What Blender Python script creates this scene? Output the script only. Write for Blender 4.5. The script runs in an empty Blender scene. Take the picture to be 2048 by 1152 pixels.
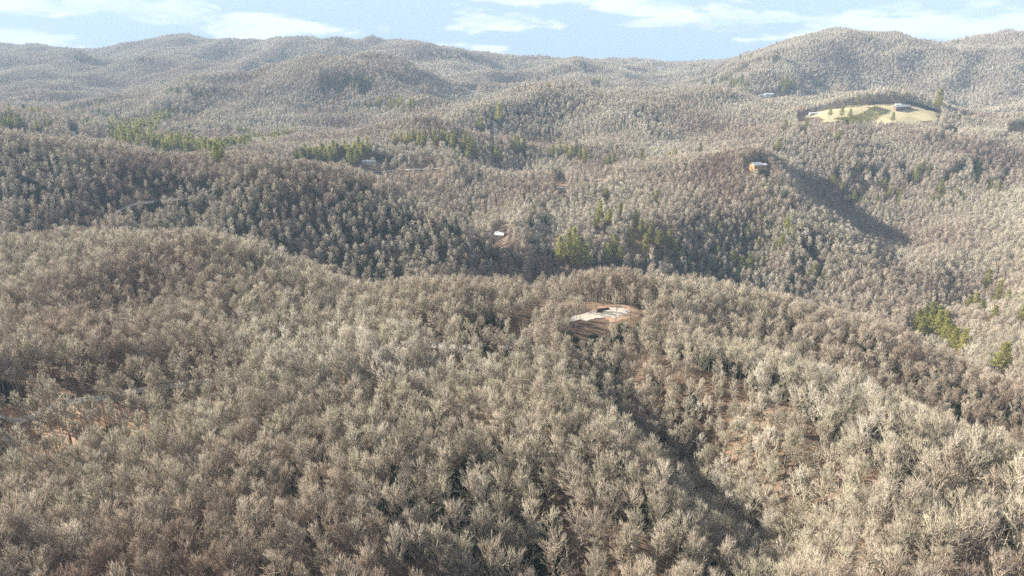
import bpy, bmesh, math, random
import numpy as np
from mathutils import Vector, Matrix
random.seed(5)
scene = bpy.context.scene
Z0 = 260.0                                       # the drone hangs 260 m above the datum
# ---------------------------------------------------------------- camera
cam_d = bpy.data.cameras.new('camera'); cam = bpy.data.objects.new('camera', cam_d)
scene.collection.objects.link(cam); scene.camera = cam
cam_d.sensor_width = 36.0; cam_d.lens = 36.0 * 1384.0 / 2048.0
cam_d.clip_start = 1.0; cam_d.clip_end = 40000.0
cam.location = (0, 0, Z0); cam.rotation_euler = (math.radians(90 - 18.05), 0, 0)
# ---------------------------------------------------------------- light
SUN_AZ, SUN_EL = math.radians(-62), math.radians(28.5)      # azimuth from straight ahead, negative to the left
sun_d = bpy.data.lights.new('sun', 'SUN'); sun_d.energy = 5.0; sun_d.angle = math.radians(0.53); sun_d.color = (1.0, 0.95, 0.87)
sun = bpy.data.objects.new('sun', sun_d); scene.collection.objects.link(sun)
S = Vector((math.sin(SUN_AZ) * math.cos(SUN_EL), math.cos(SUN_AZ) * math.cos(SUN_EL), math.sin(SUN_EL)))
sun.rotation_euler = S.to_track_quat('Z', 'Y').to_euler(); sun.location = (0, 0, Z0 + 400)
scene.view_settings.view_transform = 'Standard'; scene.view_settings.look = 'None'
scene.view_settings.exposure = 2.1; scene.view_settings.gamma = 1.0
scene.render.engine = 'CYCLES'
cy = scene.cycles
cy.max_bounces = 3; cy.diffuse_bounces = 1; cy.glossy_bounces = 1; cy.transmission_bounces = 1; cy.volume_bounces = 0; cy.transparent_max_bounces = 4
cy.use_denoising = False; cy.sample_clamp_indirect = 4.0
# ---------------------------------------------------------------- sky with fair-weather clouds
world = bpy.data.worlds.new('World'); scene.world = world; world.use_nodes = True
wt = world.node_tree; wt.nodes.clear(); world.cycles.sampling_method = 'MANUAL'; world.cycles.sample_map_resolution = 256
def nd(t, kind, **kw):
    n = t.nodes.new(kind)
    for k, v in kw.items(): setattr(n, k, v)
    return n
def mth(t, op, a, b=None, c=None, clamp=False):
    n = nd(t, 'ShaderNodeMath', operation=op, use_clamp=clamp)
    for i, v in enumerate((a, b, c)):
        if v is None: continue
        if isinstance(v, (int, float)): n.inputs[i].default_value = v
        else: t.links.new(v, n.inputs[i])
    return n.outputs[0]
def build_world():
    L = wt.links.new
    sky = nd(wt, 'ShaderNodeTexSky', sky_type='NISHITA'); sky.sun_disc = False
    sky.sun_elevation = SUN_EL; sky.sun_rotation = SUN_AZ; sky.altitude = 1100; sky.air_density = 1.0; sky.dust_density = 0.0; sky.ozone_density = 1.2
    tc = nd(wt, 'ShaderNodeTexCoord'); sep = nd(wt, 'ShaderNodeSeparateXYZ'); L(tc.outputs['Generated'], sep.inputs[0])
    x, y, z = sep.outputs
    r = mth(wt, 'SQRT', mth(wt, 'ADD', mth(wt, 'MULTIPLY', x, x), mth(wt, 'MULTIPLY', y, y)))
    r = mth(wt, 'MAXIMUM', r, 0.02)
    vv = nd(wt, 'ShaderNodeCombineXYZ'); L(mth(wt, 'MULTIPLY', x, 0.12), vv.inputs[0]); L(y, vv.inputs[1])      # clear mountain air: the dusty lowest band of the model sky is skipped
    L(mth(wt, 'ADD', mth(wt, 'MULTIPLY', mth(wt, 'MAXIMUM', z, 0.0), 0.8), 1.2), vv.inputs[2])
    vn = nd(wt, 'ShaderNodeVectorMath', operation='NORMALIZE'); L(vv.outputs[0], vn.inputs[0]); L(vn.outputs[0], sky.inputs['Vector'])
    t = mth(wt, 'DIVIDE', z, r); az = mth(wt, 'ARCTAN2', x, y)
    def density(dz):
        v = nd(wt, 'ShaderNodeCombineXYZ')
        L(mth(wt, 'DIVIDE', x, r), v.inputs[0]); L(mth(wt, 'DIVIDE', y, r), v.inputs[1])
        L(mth(wt, 'MULTIPLY', mth(wt, 'ADD', t, dz), 4.2), v.inputs[2])
        a = nd(wt, 'ShaderNodeTexNoise'); a.inputs['Scale'].default_value = 10.0; a.inputs['Detail'].default_value = 6.0; a.inputs['Roughness'].default_value = 0.56
        L(v.outputs[0], a.inputs['Vector'])
        return a.outputs['Fac']
    # clouds standing in view: column, row, half width, half height (2048 px frame), strength
    CL = [(190,14,190,20,.9),(340,28,120,26,1.),(500,42,130,20,.9),(640,60,140,18,.8),(90,75,170,26,.75),(985,42,70,19,1.25),(1070,-6,150,14,1.1),(1275,8,110,20,1.1),
          (1310,46,110,9,.8),(1500,42,190,15,.8),(1700,50,150,20,.85),(1800,18,100,20,.9),(1930,50,170,32,1.),(2010,22,90,26,.9),(1620,74,80,7,.6),(1980,80,120,9,.5),(880,88,50,6,.5)]
    tot = None
    f = 1384.0; p = math.radians(18.05)
    for px, py, hw, hh, s in CL:
        xc = (px - 1024) / f; yc = -(py - 576) / f
        d = Vector((xc, math.cos(p) + yc * math.sin(p), -math.sin(p) + yc * math.cos(p))); h = math.hypot(d.x, d.y)
        a0 = math.atan2(d.x, d.y); t0 = d.z / h; ra = hw / f / math.hypot(1, xc) * .95; rt = hh / f / h * 1.05
        u = mth(wt, 'DIVIDE', mth(wt, 'SUBTRACT', az, a0), ra); w = mth(wt, 'DIVIDE', mth(wt, 'SUBTRACT', t, t0), rt)
        g = mth(wt, 'MULTIPLY', mth(wt, 'EXPONENT', mth(wt, 'MULTIPLY', mth(wt, 'ADD', mth(wt, 'MULTIPLY', u, u), mth(wt, 'MULTIPLY', w, w)), -0.9)), s)
        tot = g if tot is None else mth(wt, 'MAXIMUM', tot, g)
    n0 = density(0.0); n1 = density(0.016)
    # the same broken cloud everywhere else, higher up
    hi = nd(wt, 'ShaderNodeMapRange', interpolation_type='SMOOTHSTEP'); L(t, hi.inputs[0]); hi.inputs[1].default_value = 0.10; hi.inputs[2].default_value = 0.22
    base = mth(wt, 'ADD', mth(wt, 'MULTIPLY', hi.outputs[0], 0.42), mth(wt, 'MULTIPLY', tot, 1.12))
    def cover(n):
        return mth(wt, 'SUBTRACT', mth(wt, 'ADD', mth(wt, 'MULTIPLY', n, 3.4), base), 2.02)
    c0 = cover(n0); c1 = cover(n1)
    m = nd(wt, 'ShaderNodeMapRange', interpolation_type='SMOOTHSTEP'); L(c0, m.inputs[0]); m.inputs[1].default_value = 0.0; m.inputs[2].default_value = 0.42
    lit = nd(wt, 'ShaderNodeMapRange'); L(mth(wt, 'SUBTRACT', c0, c1), lit.inputs[0]); lit.inputs[1].default_value = -0.45; lit.inputs[2].default_value = 0.40
    col = nd(wt, 'ShaderNodeMixRGB'); L(lit.outputs[0], col.inputs[0]); col.inputs[1].default_value = (2.3, 2.65, 3.4, 1); col.inputs[2].default_value = (5.6, 5.1, 4.9, 1)
    mx = nd(wt, 'ShaderNodeMixRGB'); L(mth(wt, 'MULTIPLY', m.outputs[0], 0.95), mx.inputs[0]); L(sky.outputs[0], mx.inputs[1]); L(col.outputs[0], mx.inputs[2])
    bg = nd(wt, 'ShaderNodeBackground'); bg.inputs['Strength'].default_value = 0.05; L(mx.outputs[0], bg.inputs['Color'])
    out = nd(wt, 'ShaderNodeOutputWorld'); L(bg.outputs[0], out.inputs['Surface'])
build_world()
# ---------------------------------------------------------------- geometry of the view and of the land
F_PX, PITCH = 1384.0, math.radians(18.05)      # focal length for a 2048 px wide frame, camera tilt below the horizon
CP, SP = math.cos(PITCH), math.sin(PITCH)
CANOPY = 16.0                                   # mean height of the wood
def unproj(px, py, D):
    xc = (px - 1024.0) / F_PX; yc = -(py - 576.0) / F_PX
    k = D / (CP + yc * SP)
    return xc * k, D, (-SP + yc * CP) * k
# surveyed points: (column, row, forward distance in metres) of the treetops; lists follow ridges, faces and valley floors
SEEN = [
 # near ridge skyline
 (690,580,330),(800,556,345),(950,548,355),(1100,546,362),(1250,552,360),(1400,572,345),(1550,603,322),(1700,645,298),(1820,688,276),(1930,735,250),(2048,795,225),(2200,870,195),
 # near ridge back of it towards us
 (620,650,270),(800,640,275),(1000,640,278),(1150,650,270),(1330,625,296),(900,690,236),(1080,690,236),
 # spur B (right-hand spur, crest then gully between)
 (1350,690,240),(1480,722,224),(1600,768,205),(1720,815,190),(1880,885,172),(2048,950,158),(2200,1010,145),
 (1420,680,278),(1560,715,268),(1700,760,253),(1850,815,234),(2000,875,213),
 # spur A (centre) crest and gully to its right
 (980,735,212),(1100,765,198),(1200,815,184),(1290,890,164),(1370,990,146),(1440,1110,128),
 (1190,735,239),(1300,800,230),(1400,890,211),(1490,1000,183),(1580,1110,158),
 # foreground slopes
 (0,778,196),(200,768,201),(400,750,212),(600,730,220),(800,735,215),
 (0,900,166),(200,900,166),(400,905,167),(600,900,168),(800,890,172),(1000,880,174),
 (0,1020,136),(200,1030,135),(400,1035,136),(600,1030,138),(800,1010,146),(950,1010,152),(1100,990,152),
 (0,1150,112),(200,1150,112),(400,1150,114),(600,1150,119),(800,1150,126),(950,1150,136),(1060,1150,138),(1200,1120,132),(1300,1150,122),
 (1500,1150,122),(1700,1150,118),(1900,1150,116),(2048,1150,116),(1700,980,154),(1900,1000,148),(2048,1050,138),(-200,1150,112),(2250,1150,116),(-200,900,166),(-200,780,196),
 # left hump
 (-200,500,400),(0,482,400),(150,470,400),(350,467,392),(450,480,385),(550,508,372),(620,540,358),
 (-200,600,310),(0,590,315),(300,560,325),(500,585,310),(620,620,290),(0,680,250),(300,655,262),(500,655,262),(-200,700,245),
 # left ridge: crest and face
 (-250,250,660),(0,264,650),(100,282,642),(250,301,632),(400,316,622),(550,316,620),(680,338,610),(800,377,600),(900,420,582),(1000,482,562),(1060,532,548),
 (-200,380,600),(0,370,595),(200,390,580),(400,390,578),(600,410,566),(760,450,545),(900,500,525),(500,470,528),(300,450,540),(100,450,545),(650,545,500),(800,545,505),(950,540,515),
 # gorge under the shaded hill
 (1090,528,585),(1085,470,650),
 # shaded hill in the middle distance: crest, sunny side, shaded face
 (1500,335,760),(1553,381,712),(1610,416,688),(1656,443,668),(1760,501,625),(1880,575,548),
 (1380,345,790),(1290,385,740),(1200,420,690),(1140,455,650),(1110,505,600),(1350,420,680),(1250,470,640),(1190,520,590),
 (1420,440,676),(1530,480,652),(1360,520,612),(1500,545,606),(1640,560,592),(1430,565,588),(1560,590,568),(1740,600,545),(1820,640,500),
 # slope to the right of it
 (1600,350,880),(1700,345,900),(1850,340,900),(2048,345,880),(1680,415,825),(1800,430,800),(1950,430,745),(2100,430,660),
 (1850,500,690),(1960,520,640),(2060,520,605),(1930,590,555),(2048,600,475),(1990,660,430),(2060,690,380),(1940,660,445),
 (2250,560,470),(2250,700,330),(2250,400,700),
 # upland behind it, central hill
 (880,243,1150),(980,207,1240),(1060,192,1290),(1130,187,1310),(1200,190,1320),(1300,202,1310),(1400,212,1290),(1500,215,1270),(1590,222,1250),
 (1150,230,1235),(1040,250,1170),(940,275,1085),(1200,270,1120),(1100,300,1040),(1330,255,1160),(1450,260,1130),(1300,300,1000),(1420,300,985),(1550,280,1000),(1700,285,980),(1850,270,1010),(1960,280,980),(2080,290,950),(2250,290,960),
 (700,300,900),(820,290,930),(900,305,880),(760,340,850),(860,350,840),(980,340,870),(1080,350,840),(1180,345,840),(1000,400,745),(900,385,780),(1060,430,660),
 # open field and its rim
 (1760,246,1110),(1840,250,1100),(1940,240,1130),(2048,256,1080),
 # left valley and low hill
 (-200,200,1080),(0,212,1050),(80,232,1000),(150,258,955),(215,286,905),(300,290,930),(450,300,900),(560,312,870),(250,255,1080),(160,235,1180),(330,270,1020),
 # pointed hill
 (250,222,1450),(350,225,1400),(450,198,1500),(550,165,1590),(620,140,1640),(680,128,1660),(740,141,1650),(800,170,1600),(860,196,1560),(930,216,1500),
 (380,240,1330),(520,215,1450),(600,190,1540),(680,180,1580),(760,205,1515),(640,225,1450),(520,255,1290),(430,275,1120),(620,265,1240),(740,240,1390),(820,245,1320),
 # floor behind and the far left mountains
 (0,185,1800),(120,195,1750),(240,190,1800),(330,185,1850),
 (-200,115,2500),(0,112,2450),(90,122,2400),(170,140,2300),(240,160,2150),(300,175,2000),(0,150,2050),(120,165,1980),
 (480,120,2350),(420,135,2250),(360,155,2100),(540,135,2250),(430,165,2000),(600,160,2000),
 (-250,95,3300),(0,97,3300),(70,103,3300),(160,106,3250),(215,97,3150),(280,82,3050),(350,74,3000),(420,79,2980),(480,84,2970),(600,80,2950),(700,80,2900),(770,82,2850),
 (300,115,2750),(200,130,2650),(400,105,2650),(620,110,2550),(700,112,2500),
 (830,82,2720),(880,94,2750),(940,106,2850),(1000,113,2950),(1100,118,3050),(1200,121,3150),(1300,125,3250),(1380,131,3350),(1450,121,3000),(1530,118,2900),
 (790,105,2480),(760,130,2200),(870,120,2450),(900,160,2000),(950,190,1750),(1000,150,2150),(1100,150,2250),(1080,180,1800),(1200,165,2050),(1300,150,2350),(1200,182,1700),(1330,185,1650),(1400,165,2000),(1420,140,2500),
 # right-hand mountain
 (1400,195,1560),(1500,146,1800),(1560,117,1900),(1640,89,2010),(1685,78,2060),(1750,83,2040),(1850,89,2020),(1950,92,1990),(2048,90,1960),(2250,85,1950),
 (1500,200,1590),(1600,170,1740),(1640,140,1870),(1720,150,1880),(1830,140,1890),(1950,130,1870),(2060,150,1800),(1700,195,1690),(1850,190,1700),(1980,190,1680),(1930,225,1500),(2040,235,1440),(1610,205,1560),(2250,180,1650),
]
HID = [  # floors that ridges hide: column, distance, height of the ground against the camera
 (1000,470,-205),(1200,480,-222),(1400,480,-226),(1600,460,-226),(1780,420,-215),(1950,360,-195),(2100,300,-180),
 (300,470,-158),(0,475,-156),(550,455,-168),(700,450,-178),(-250,475,-156),
 (300,740,-150),(600,730,-158),(100,760,-146),(850,680,-170),(950,640,-180),
 (1640,755,-184),(1740,712,-203),(1830,655,-208),
 (1000,1420,-100),(1200,1500,-100),(1400,1420,-90),(850,1450,-110),
 (700,1900,-60),(550,1850,-70),(400,1700,-85),(850,1900,-70),
 (0,2850,-10),(200,2450,-10),(600,2750,30),(1000,3500,-60),(1300,3900,-80),(300,3500,0),(700,3400,-10),(100,3700,-20),(500,3450,0),(850,3250,-40),(1700,2500,0),(2000,2450,0),(1850,2450,0),(1550,3300,-60),
 (0,4600,-60),(500,4600,-60),(1000,5000,-90),(1500,4600,-90),(2048,4600,-60),(1000,9000,-60),(0,9000,-60),(2048,9000,-60),
 (0,60,-140),(500,60,-142),(1000,60,-150),(1500,60,-145),(2048,60,-140),(1000,80,-160),(2300,80,-142),(-300,80,-140),
 (0,30,-150),(1000,30,-165),(2048,30,-150),
]
BARE = [  # the same for open ground: clearing, road, field
 (1160,636,318),(1220,623,325),(1275,624,325),(960,698,272),(860,692,274),(150,850,198),(0,840,196),
 (1512,338,768),(1630,232,1200),(1700,220,1215),(1760,214,1225),(1820,216,1215),(1870,230,1190),(1720,245,1150),(1800,240,1160),(2048,258,1090),
]
RIDGES = [  # crests and gully floors that must run unbroken
 [(690,580,330),(800,556,345),(950,548,355),(1100,546,362),(1250,552,360),(1400,572,345),(1550,603,322),(1700,645,298),(1820,688,276),(1930,735,250),(2048,795,225)],
 [(1350,690,240),(1480,722,224),(1600,768,205),(1720,815,190),(1880,885,172),(2048,950,158)],
 [(1420,680,278),(1560,715,268),(1700,760,253),(1850,815,234),(2000,875,213)],
 [(980,735,212),(1100,765,198),(1200,815,184),(1290,890,164),(1370,990,146),(1440,1110,128)],
 [(1190,735,239),(1300,800,230),(1400,890,211),(1490,1000,183),(1580,1110,158)],
 [(1500,335,760),(1553,381,712),(1610,416,688),(1656,443,668),(1760,501,625),(1880,575,548)],
 [(-200,500,400),(0,482,400),(150,470,400),(350,467,392),(450,480,385),(550,508,372),(620,540,358),(690,580,330)],
 [(0,97,3300),(70,103,3300),(160,106,3250),(215,97,3150),(280,82,3050),(350,74,3000),(420,79,2980),(480,84,2970),(600,80,2950),(700,80,2900),(770,82,2850),(830,82,2720),(880,94,2750),(940,106,2850),(1000,113,2950),(1100,118,3050),(1200,121,3150),(1300,125,3250),(1380,131,3350)],
 [(1500,146,1800),(1560,117,1900),(1640,89,2010),(1685,78,2060),(1750,83,2040),(1850,89,2020),(1950,92,1990),(2048,90,1960)],
 [(450,198,1500),(550,165,1590),(620,140,1640),(680,128,1660),(740,141,1650),(800,170,1600),(860,196,1560),(930,216,1500)],
 [(880,243,1150),(980,207,1240),(1060,192,1290),(1130,187,1310),(1200,190,1320),(1300,202,1310),(1400,212,1290),(1500,215,1270)],
 [(0,264,650),(100,282,642),(250,301,632),(400,316,622),(550,316,620),(680,338,610),(800,377,600),(900,420,582),(1000,482,562),(1060,532,548)],
]
# smooth value noise
_rng = np.random.RandomState(11); _LAT = _rng.rand(256, 256)
def vnoise(x, y):
    xi = np.floor(x).astype(int); yi = np.floor(y).astype(int)
    fx = x - xi; fy = y - yi
    fx = fx * fx * fx * (fx * (fx * 6 - 15) + 10); fy = fy * fy * fy * (fy * (fy * 6 - 15) + 10)
    a = _LAT[xi & 255, yi & 255]; b = _LAT[(xi + 1) & 255, yi & 255]
    c = _LAT[xi & 255, (yi + 1) & 255]; d = _LAT[(xi + 1) & 255, (yi + 1) & 255]
    return (a * (1 - fx) + b * fx) * (1 - fy) + (c * (1 - fx) + d * fx) * fy
def relief(x, y):
    wx = x + 90 * (vnoise(x / 310 + 7, y / 310) - .5); wy = y + 90 * (vnoise(x / 310, y / 310 + 31) - .5)
    r = 0
    for w, a, o in ((330., 1.0, 3), (150., .36, 17), (70., .10, 40)):
        r = r + a * (1 - 2 * np.sqrt((2 * vnoise(wx / w + o, wy / w * .8 + o) - 1) ** 2 + .012))
    return r
def swell(x, y):
    amp = np.interp(y, [60, 200, 450, 800, 1400, 2200, 3200, 5000, 9000], [1.0, 1.5, 3.0, 13, 24, 44, 26, 8, 2])
    return amp * (relief(x, y) + .25)
def _knots():
    P, V = [], []
    pts = [(q, CANOPY) for q in SEEN] + [(q, 0.0) for q in BARE]
    for line in RIDGES:
        for a, b in zip(line, line[1:]):
            for t in ((.5,) if a[2] > 500 else (.33, .67)): pts.append((tuple(p + (q - p) * t for p, q in zip(a, b)), CANOPY))
    for (px, py, D), top in pts:
        x, y, z = unproj(px, py, D)
        P.append((x / D, math.log(D))); V.append((z - top - float(swell(np.array([x]), np.array([float(D)]))[0])) / D)
    for px, D, z in HID:
        P.append(((px - 1024.0) / F_PX * 1.0, math.log(D))); V.append(z / D)
    return np.array(P), np.array(V)
_P, _V = _knots()
_S = np.array([2.2, 1.0])
def _ker(r2): return np.where(r2 > 1e-12, 0.5 * r2 * np.log(np.maximum(r2, 1e-12)), 0.0)
def _fit(lam=6e-4):
    A = _P * _S; n = len(A)
    r2 = ((A[:, None] - A[None]) ** 2).sum(-1)
    K = _ker(r2) + lam * np.eye(n)
    T = np.c_[np.ones(n), A]
    M = np.block([[K, T], [T.T, np.zeros((3, 3))]])
    return A, np.linalg.solve(M, np.r_[_V, np.zeros(3)])
_A, _W = _fit()
U_MAX, Y0, Y1, NU, NV = 1.15, 45.0, 9500.0, 560, 640
def height_raw(x, y):
    x = np.asarray(x, float); y = np.asarray(y, float); sh = x.shape
    x = x.ravel(); y = np.maximum(y.ravel(), 25.0)
    u = np.clip(x / y, -1.3, 1.3); q = np.stack([u, np.log(y)], 1) * _S
    out = np.empty(len(x))
    for i in range(0, len(x), 20000):
        r2 = ((q[i:i+20000, None] - _A[None]) ** 2).sum(-1)
        out[i:i+20000] = _ker(r2) @ _W[:-3] + _W[-3] + q[i:i+20000] @ _W[-2:]
    return (out * y + swell(x, y)).reshape(sh)
# the land is sampled once on a fan-shaped grid; everything that stands on it reads this grid
_gu = np.linspace(-U_MAX, U_MAX, NU); _gv = np.linspace(math.log(Y0), math.log(Y1), NV)
_GY = np.exp(_gv)[:, None] * np.ones((1, NU)); _GX = _gu[None, :] * _GY
_GZ = height_raw(_GX, _GY)
def ground(x, y):
    x = np.asarray(x, float); y = np.asarray(y, float)
    fu = np.clip((x / np.maximum(y, 1) + U_MAX) / (2 * U_MAX) * (NU - 1), 0, NU - 1.001)
    fv = np.clip((np.log(np.maximum(y, 1)) - _gv[0]) / (_gv[-1] - _gv[0]) * (NV - 1), 0, NV - 1.001)
    iu = fu.astype(int); iv = fv.astype(int); fu = fu - iu; fv = fv - iv
    return ((_GZ[iv, iu] * (1 - fu) + _GZ[iv, iu + 1] * fu) * (1 - fv) + (_GZ[iv + 1, iu] * (1 - fu) + _GZ[iv + 1, iu + 1] * fu) * fv)
_HD = np.exp(np.linspace(math.log(70), math.log(4200), 2600))
def hit(px, py, h=0.0):
    """where the line of sight through a picture point meets the land raised by h"""
    x, y, z = unproj(px, py, 1.0)
    d = _HD; g = ground(x * d, d) + h - z * d
    k = np.argmax(g > 0)
    if g[k] <= 0: return None
    if k > 0:
        t = g[k] / (g[k] - g[k-1]); D = d[k] * (1 - t) + d[k-1] * t
    else: D = d[0]
    return x * D, D
def project(x, y, z):
    c = y * CP - z * SP; up = y * SP + z * CP
    return 1024 + F_PX * x / c, 576 - F_PX * up / c
def gz(x, y): return ground(x, y) + Z0
# ---------------------------------------------------------------- helpers
COL = scene.collection
PROTO = bpy.data.collections.new('prototypes')             # never linked to the scene: sources of the scattered wood
def mesh_from(name, V, Fc, mats, fm=None, smooth=True):
    me = bpy.data.meshes.new(name); me.from_pydata([tuple(v) for v in V], [], Fc)
    for m in mats: me.materials.append(m)
    if fm is not None: me.polygons.foreach_set('material_index', fm)
    if smooth: me.polygons.foreach_set('use_smooth', [True] * len(me.polygons))
    me.update(); return me
def obj(name, me, parent=None, loc=(0, 0, 0), rz=0.0, scale=None):
    o = bpy.data.objects.new(name, me); COL.objects.link(o)
    o.location = loc; o.rotation_euler = (0, 0, rz)
    if scale is not None: o.scale = scale if isinstance(scale, tuple) else (scale,) * 3
    if parent is not None: o.parent = parent
    return o
def tag(o, label=None, cat=None, group=None, kind=None):
    for k, v in (('label', label), ('category', cat), ('group', group), ('kind', kind)):
        if v: o[k] = v
    return o
def material(name, col, rough=0.9, var=None, scale=1.0, spec=0.2, coords='Object', detail=5.0, bump=0.0):
    """plain surface; var = second colour mixed in by noise"""
    m = bpy.data.materials.new(name); m.use_nodes = True; t = m.node_tree; b = t.nodes['Principled BSDF']
    b.inputs['Roughness'].default_value = rough; b.inputs['Specular IOR Level'].default_value = spec
    b.inputs['Base Color'].default_value = (*col, 1)
    if var is not None:
        tc = nd(t, 'ShaderNodeTexCoord'); n = nd(t, 'ShaderNodeTexNoise'); n.inputs['Scale'].default_value = scale; n.inputs['Detail'].default_value = detail; n.inputs['Roughness'].default_value = .65
        t.links.new(tc.outputs[coords], n.inputs['Vector'])
        r = nd(t, 'ShaderNodeMapRange'); r.inputs[1].default_value = .36; r.inputs[2].default_value = .64; t.links.new(n.outputs['Fac'], r.inputs[0])
        x = nd(t, 'ShaderNodeMixRGB'); x.inputs[1].default_value = (*col, 1); x.inputs[2].default_value = (*var, 1)
        t.links.new(r.outputs[0], x.inputs[0]); t.links.new(x.outputs[0], b.inputs['Base Color'])
        if bump:
            bp = nd(t, 'ShaderNodeBump'); bp.inputs['Strength'].default_value = bump; bp.inputs['Distance'].default_value = .3
            t.links.new(n.outputs['Fac'], bp.inputs['Height']); t.links.new(bp.outputs[0], b.inputs['Normal'])
    return m
def wood_material(name, cols, stand=140.0, spread=0.24, translucent=0.0):
    """bark and twigs: the colour differs from tree to tree and from stand to stand"""
    m = bpy.data.materials.new(name); m.use_nodes = True; t = m.node_tree; b = t.nodes['Principled BSDF']; L = t.links.new
    b.inputs['Roughness'].default_value = .85; b.inputs['Specular IOR Level'].default_value = .15
    oi = nd(t, 'ShaderNodeObjectInfo')
    sc = nd(t, 'ShaderNodeVectorMath', operation='SCALE'); L(oi.outputs['Location'], sc.inputs[0]); sc.inputs[3].default_value = 1.0 / stand
    n = nd(t, 'ShaderNodeTexNoise'); n.inputs['Scale'].default_value = 1.0; n.inputs['Detail'].default_value = 3.0; L(sc.outputs[0], n.inputs['Vector'])
    a = mth(t, 'ADD', mth(t, 'MULTIPLY', mth(t, 'SUBTRACT', n.outputs['Fac'], .5), 2.3), mth(t, 'MULTIPLY', oi.outputs['Random'], .5))
    a = mth(t, 'ADD', a, .25, clamp=True)
    cr = nd(t, 'ShaderNodeValToRGB'); L(a, cr.inputs[0]); e = cr.color_ramp.elements
    while len(e) < len(cols): e.new(.5)
    for i, c in enumerate(cols): e[i].position = i / (len(cols) - 1); e[i].color = (*c, 1)
    v = mth(t, 'FRACT', mth(t, 'MULTIPLY', oi.outputs['Random'], 17.31))
    v = mth(t, 'ADD', mth(t, 'MULTIPLY', v, spread), 1 - spread / 2)
    mul = nd(t, 'ShaderNodeVectorMath', operation='SCALE'); L(cr.outputs[0], mul.inputs[0]); L(v, mul.inputs[3])
    L(mul.outputs[0], b.inputs['Base Color'])
    if translucent:                                          # thin needles let part of the sun through
        tr = nd(t, 'ShaderNodeBsdfTranslucent'); L(mul.outputs[0], tr.inputs[0]); mx = nd(t, 'ShaderNodeMixShader'); mx.inputs[0].default_value = translucent
        L(b.outputs[0], mx.inputs[1]); L(tr.outputs[0], mx.inputs[2]); L(mx.outputs[0], t.nodes['Material Output'].inputs['Surface'])
    return m
# ---------------------------------------------------------------- materials
TWIG = wood_material('twigs', [(.215,.15,.11), (.335,.265,.19), (.435,.365,.275), (.385,.34,.235), (.51,.45,.35)])
TRUNK = wood_material('bark', [(.18,.145,.11), (.26,.22,.17), (.33,.295,.235)])
NEEDLE = wood_material('needles', [(.20,.22,.05), (.33,.32,.07), (.42,.38,.09)], stand=60, spread=.5, translucent=.45)
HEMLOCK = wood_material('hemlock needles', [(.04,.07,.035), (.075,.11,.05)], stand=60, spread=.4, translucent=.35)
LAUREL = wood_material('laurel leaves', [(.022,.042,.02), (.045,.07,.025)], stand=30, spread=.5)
PBARK = material('pine bark', (.17,.12,.085), .95, (.10,.075,.055), 3.0)
GRAVEL = material('gravel', (.42,.37,.30), .95, (.30,.26,.21), .6, coords='Generated' if False else 'Object')
DIRT = material('clay', (.33,.21,.13), .95, (.22,.15,.10), .12)
HAY = material('dry grass', (.44,.36,.205), .95, (.34,.29,.155), .045)
# ---------------------------------------------------------------- land
def land_material():
    m = bpy.data.materials.new('leaf litter'); m.use_nodes = True; t = m.node_tree; b = t.nodes['Principled BSDF']; L = t.links.new
    b.inputs['Roughness'].default_value = .95; b.inputs['Specular IOR Level'].default_value = .1
    tc = nd(t, 'ShaderNodeTexCoord')
    def noise(s, d): 
        n = nd(t, 'ShaderNodeTexNoise'); n.inputs['Scale'].default_value = s; n.inputs['Detail'].default_value = d; n.inputs['Roughness'].default_value = .6
        L(tc.outputs['Object'], n.inputs['Vector']); return n.outputs['Fac']
    big = noise(.022, 4); fine = noise(.6, 6)
    r1 = nd(t, 'ShaderNodeValToRGB'); L(big, r1.inputs[0]); e = r1.color_ramp.elements
    e[0].position = .36; e[0].color = (.07,.049,.034,1); e[1].position = .66; e[1].color = (.22,.145,.09,1)
    r2 = nd(t, 'ShaderNodeMapRange'); L(fine, r2.inputs[0]); r2.inputs[1].default_value = .3; r2.inputs[2].default_value = .7; r2.inputs[3].default_value = .65; r2.inputs[4].default_value = 1.25
    mul = nd(t, 'ShaderNodeVectorMath', operation='SCALE'); L(r1.outputs[0], mul.inputs[0]); L(r2.outputs[0], mul.inputs[3]); L(mul.outputs[0], b.inputs['Base Color'])
    bp = nd(t, 'ShaderNodeBump'); bp.inputs['Strength'].default_value = .5; bp.inputs['Distance'].default_value = .4; L(fine, bp.inputs['Height']); L(bp.outputs[0], b.inputs['Normal'])
    return m
def build_land():
    rows = [(y, _GX[0], _GZ[0]) for y in (-400.0, -60.0, 15.0)]
    V = [np.c_[xx * 1.6 if y < 0 else xx, np.full(NU, y), zz] for y, xx, zz in rows]
    V += [np.c_[_GX[j], _GY[j], _GZ[j]] for j in range(NV)]
    V = np.concatenate(V); V[:, 2] += Z0
    R = NV + 3; idx = np.arange(R * NU).reshape(R, NU)
    Fc = np.stack([idx[:-1, :-1], idx[:-1, 1:], idx[1:, 1:], idx[1:, :-1]], -1).reshape(-1, 4)
    me = bpy.data.meshes.new('terrain'); me.vertices.add(len(V)); me.vertices.foreach_set('co', V.astype(np.float32).ravel())
    me.loops.add(Fc.size); me.loops.foreach_set('vertex_index', Fc.astype(np.int32).ravel())
    me.polygons.add(len(Fc)); me.polygons.foreach_set('loop_start', np.arange(0, Fc.size, 4, dtype=np.int32)); me.polygons.foreach_set('loop_total', np.full(len(Fc), 4, np.int32))
    me.polygons.foreach_set('use_smooth', np.ones(len(Fc), bool)); me.update(); me.validate()
    me.materials.append(land_material())
    tag(obj('terrain', me), 'leaf-strewn hills and valleys under the bare woods', kind='structure')
build_land()
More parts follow.
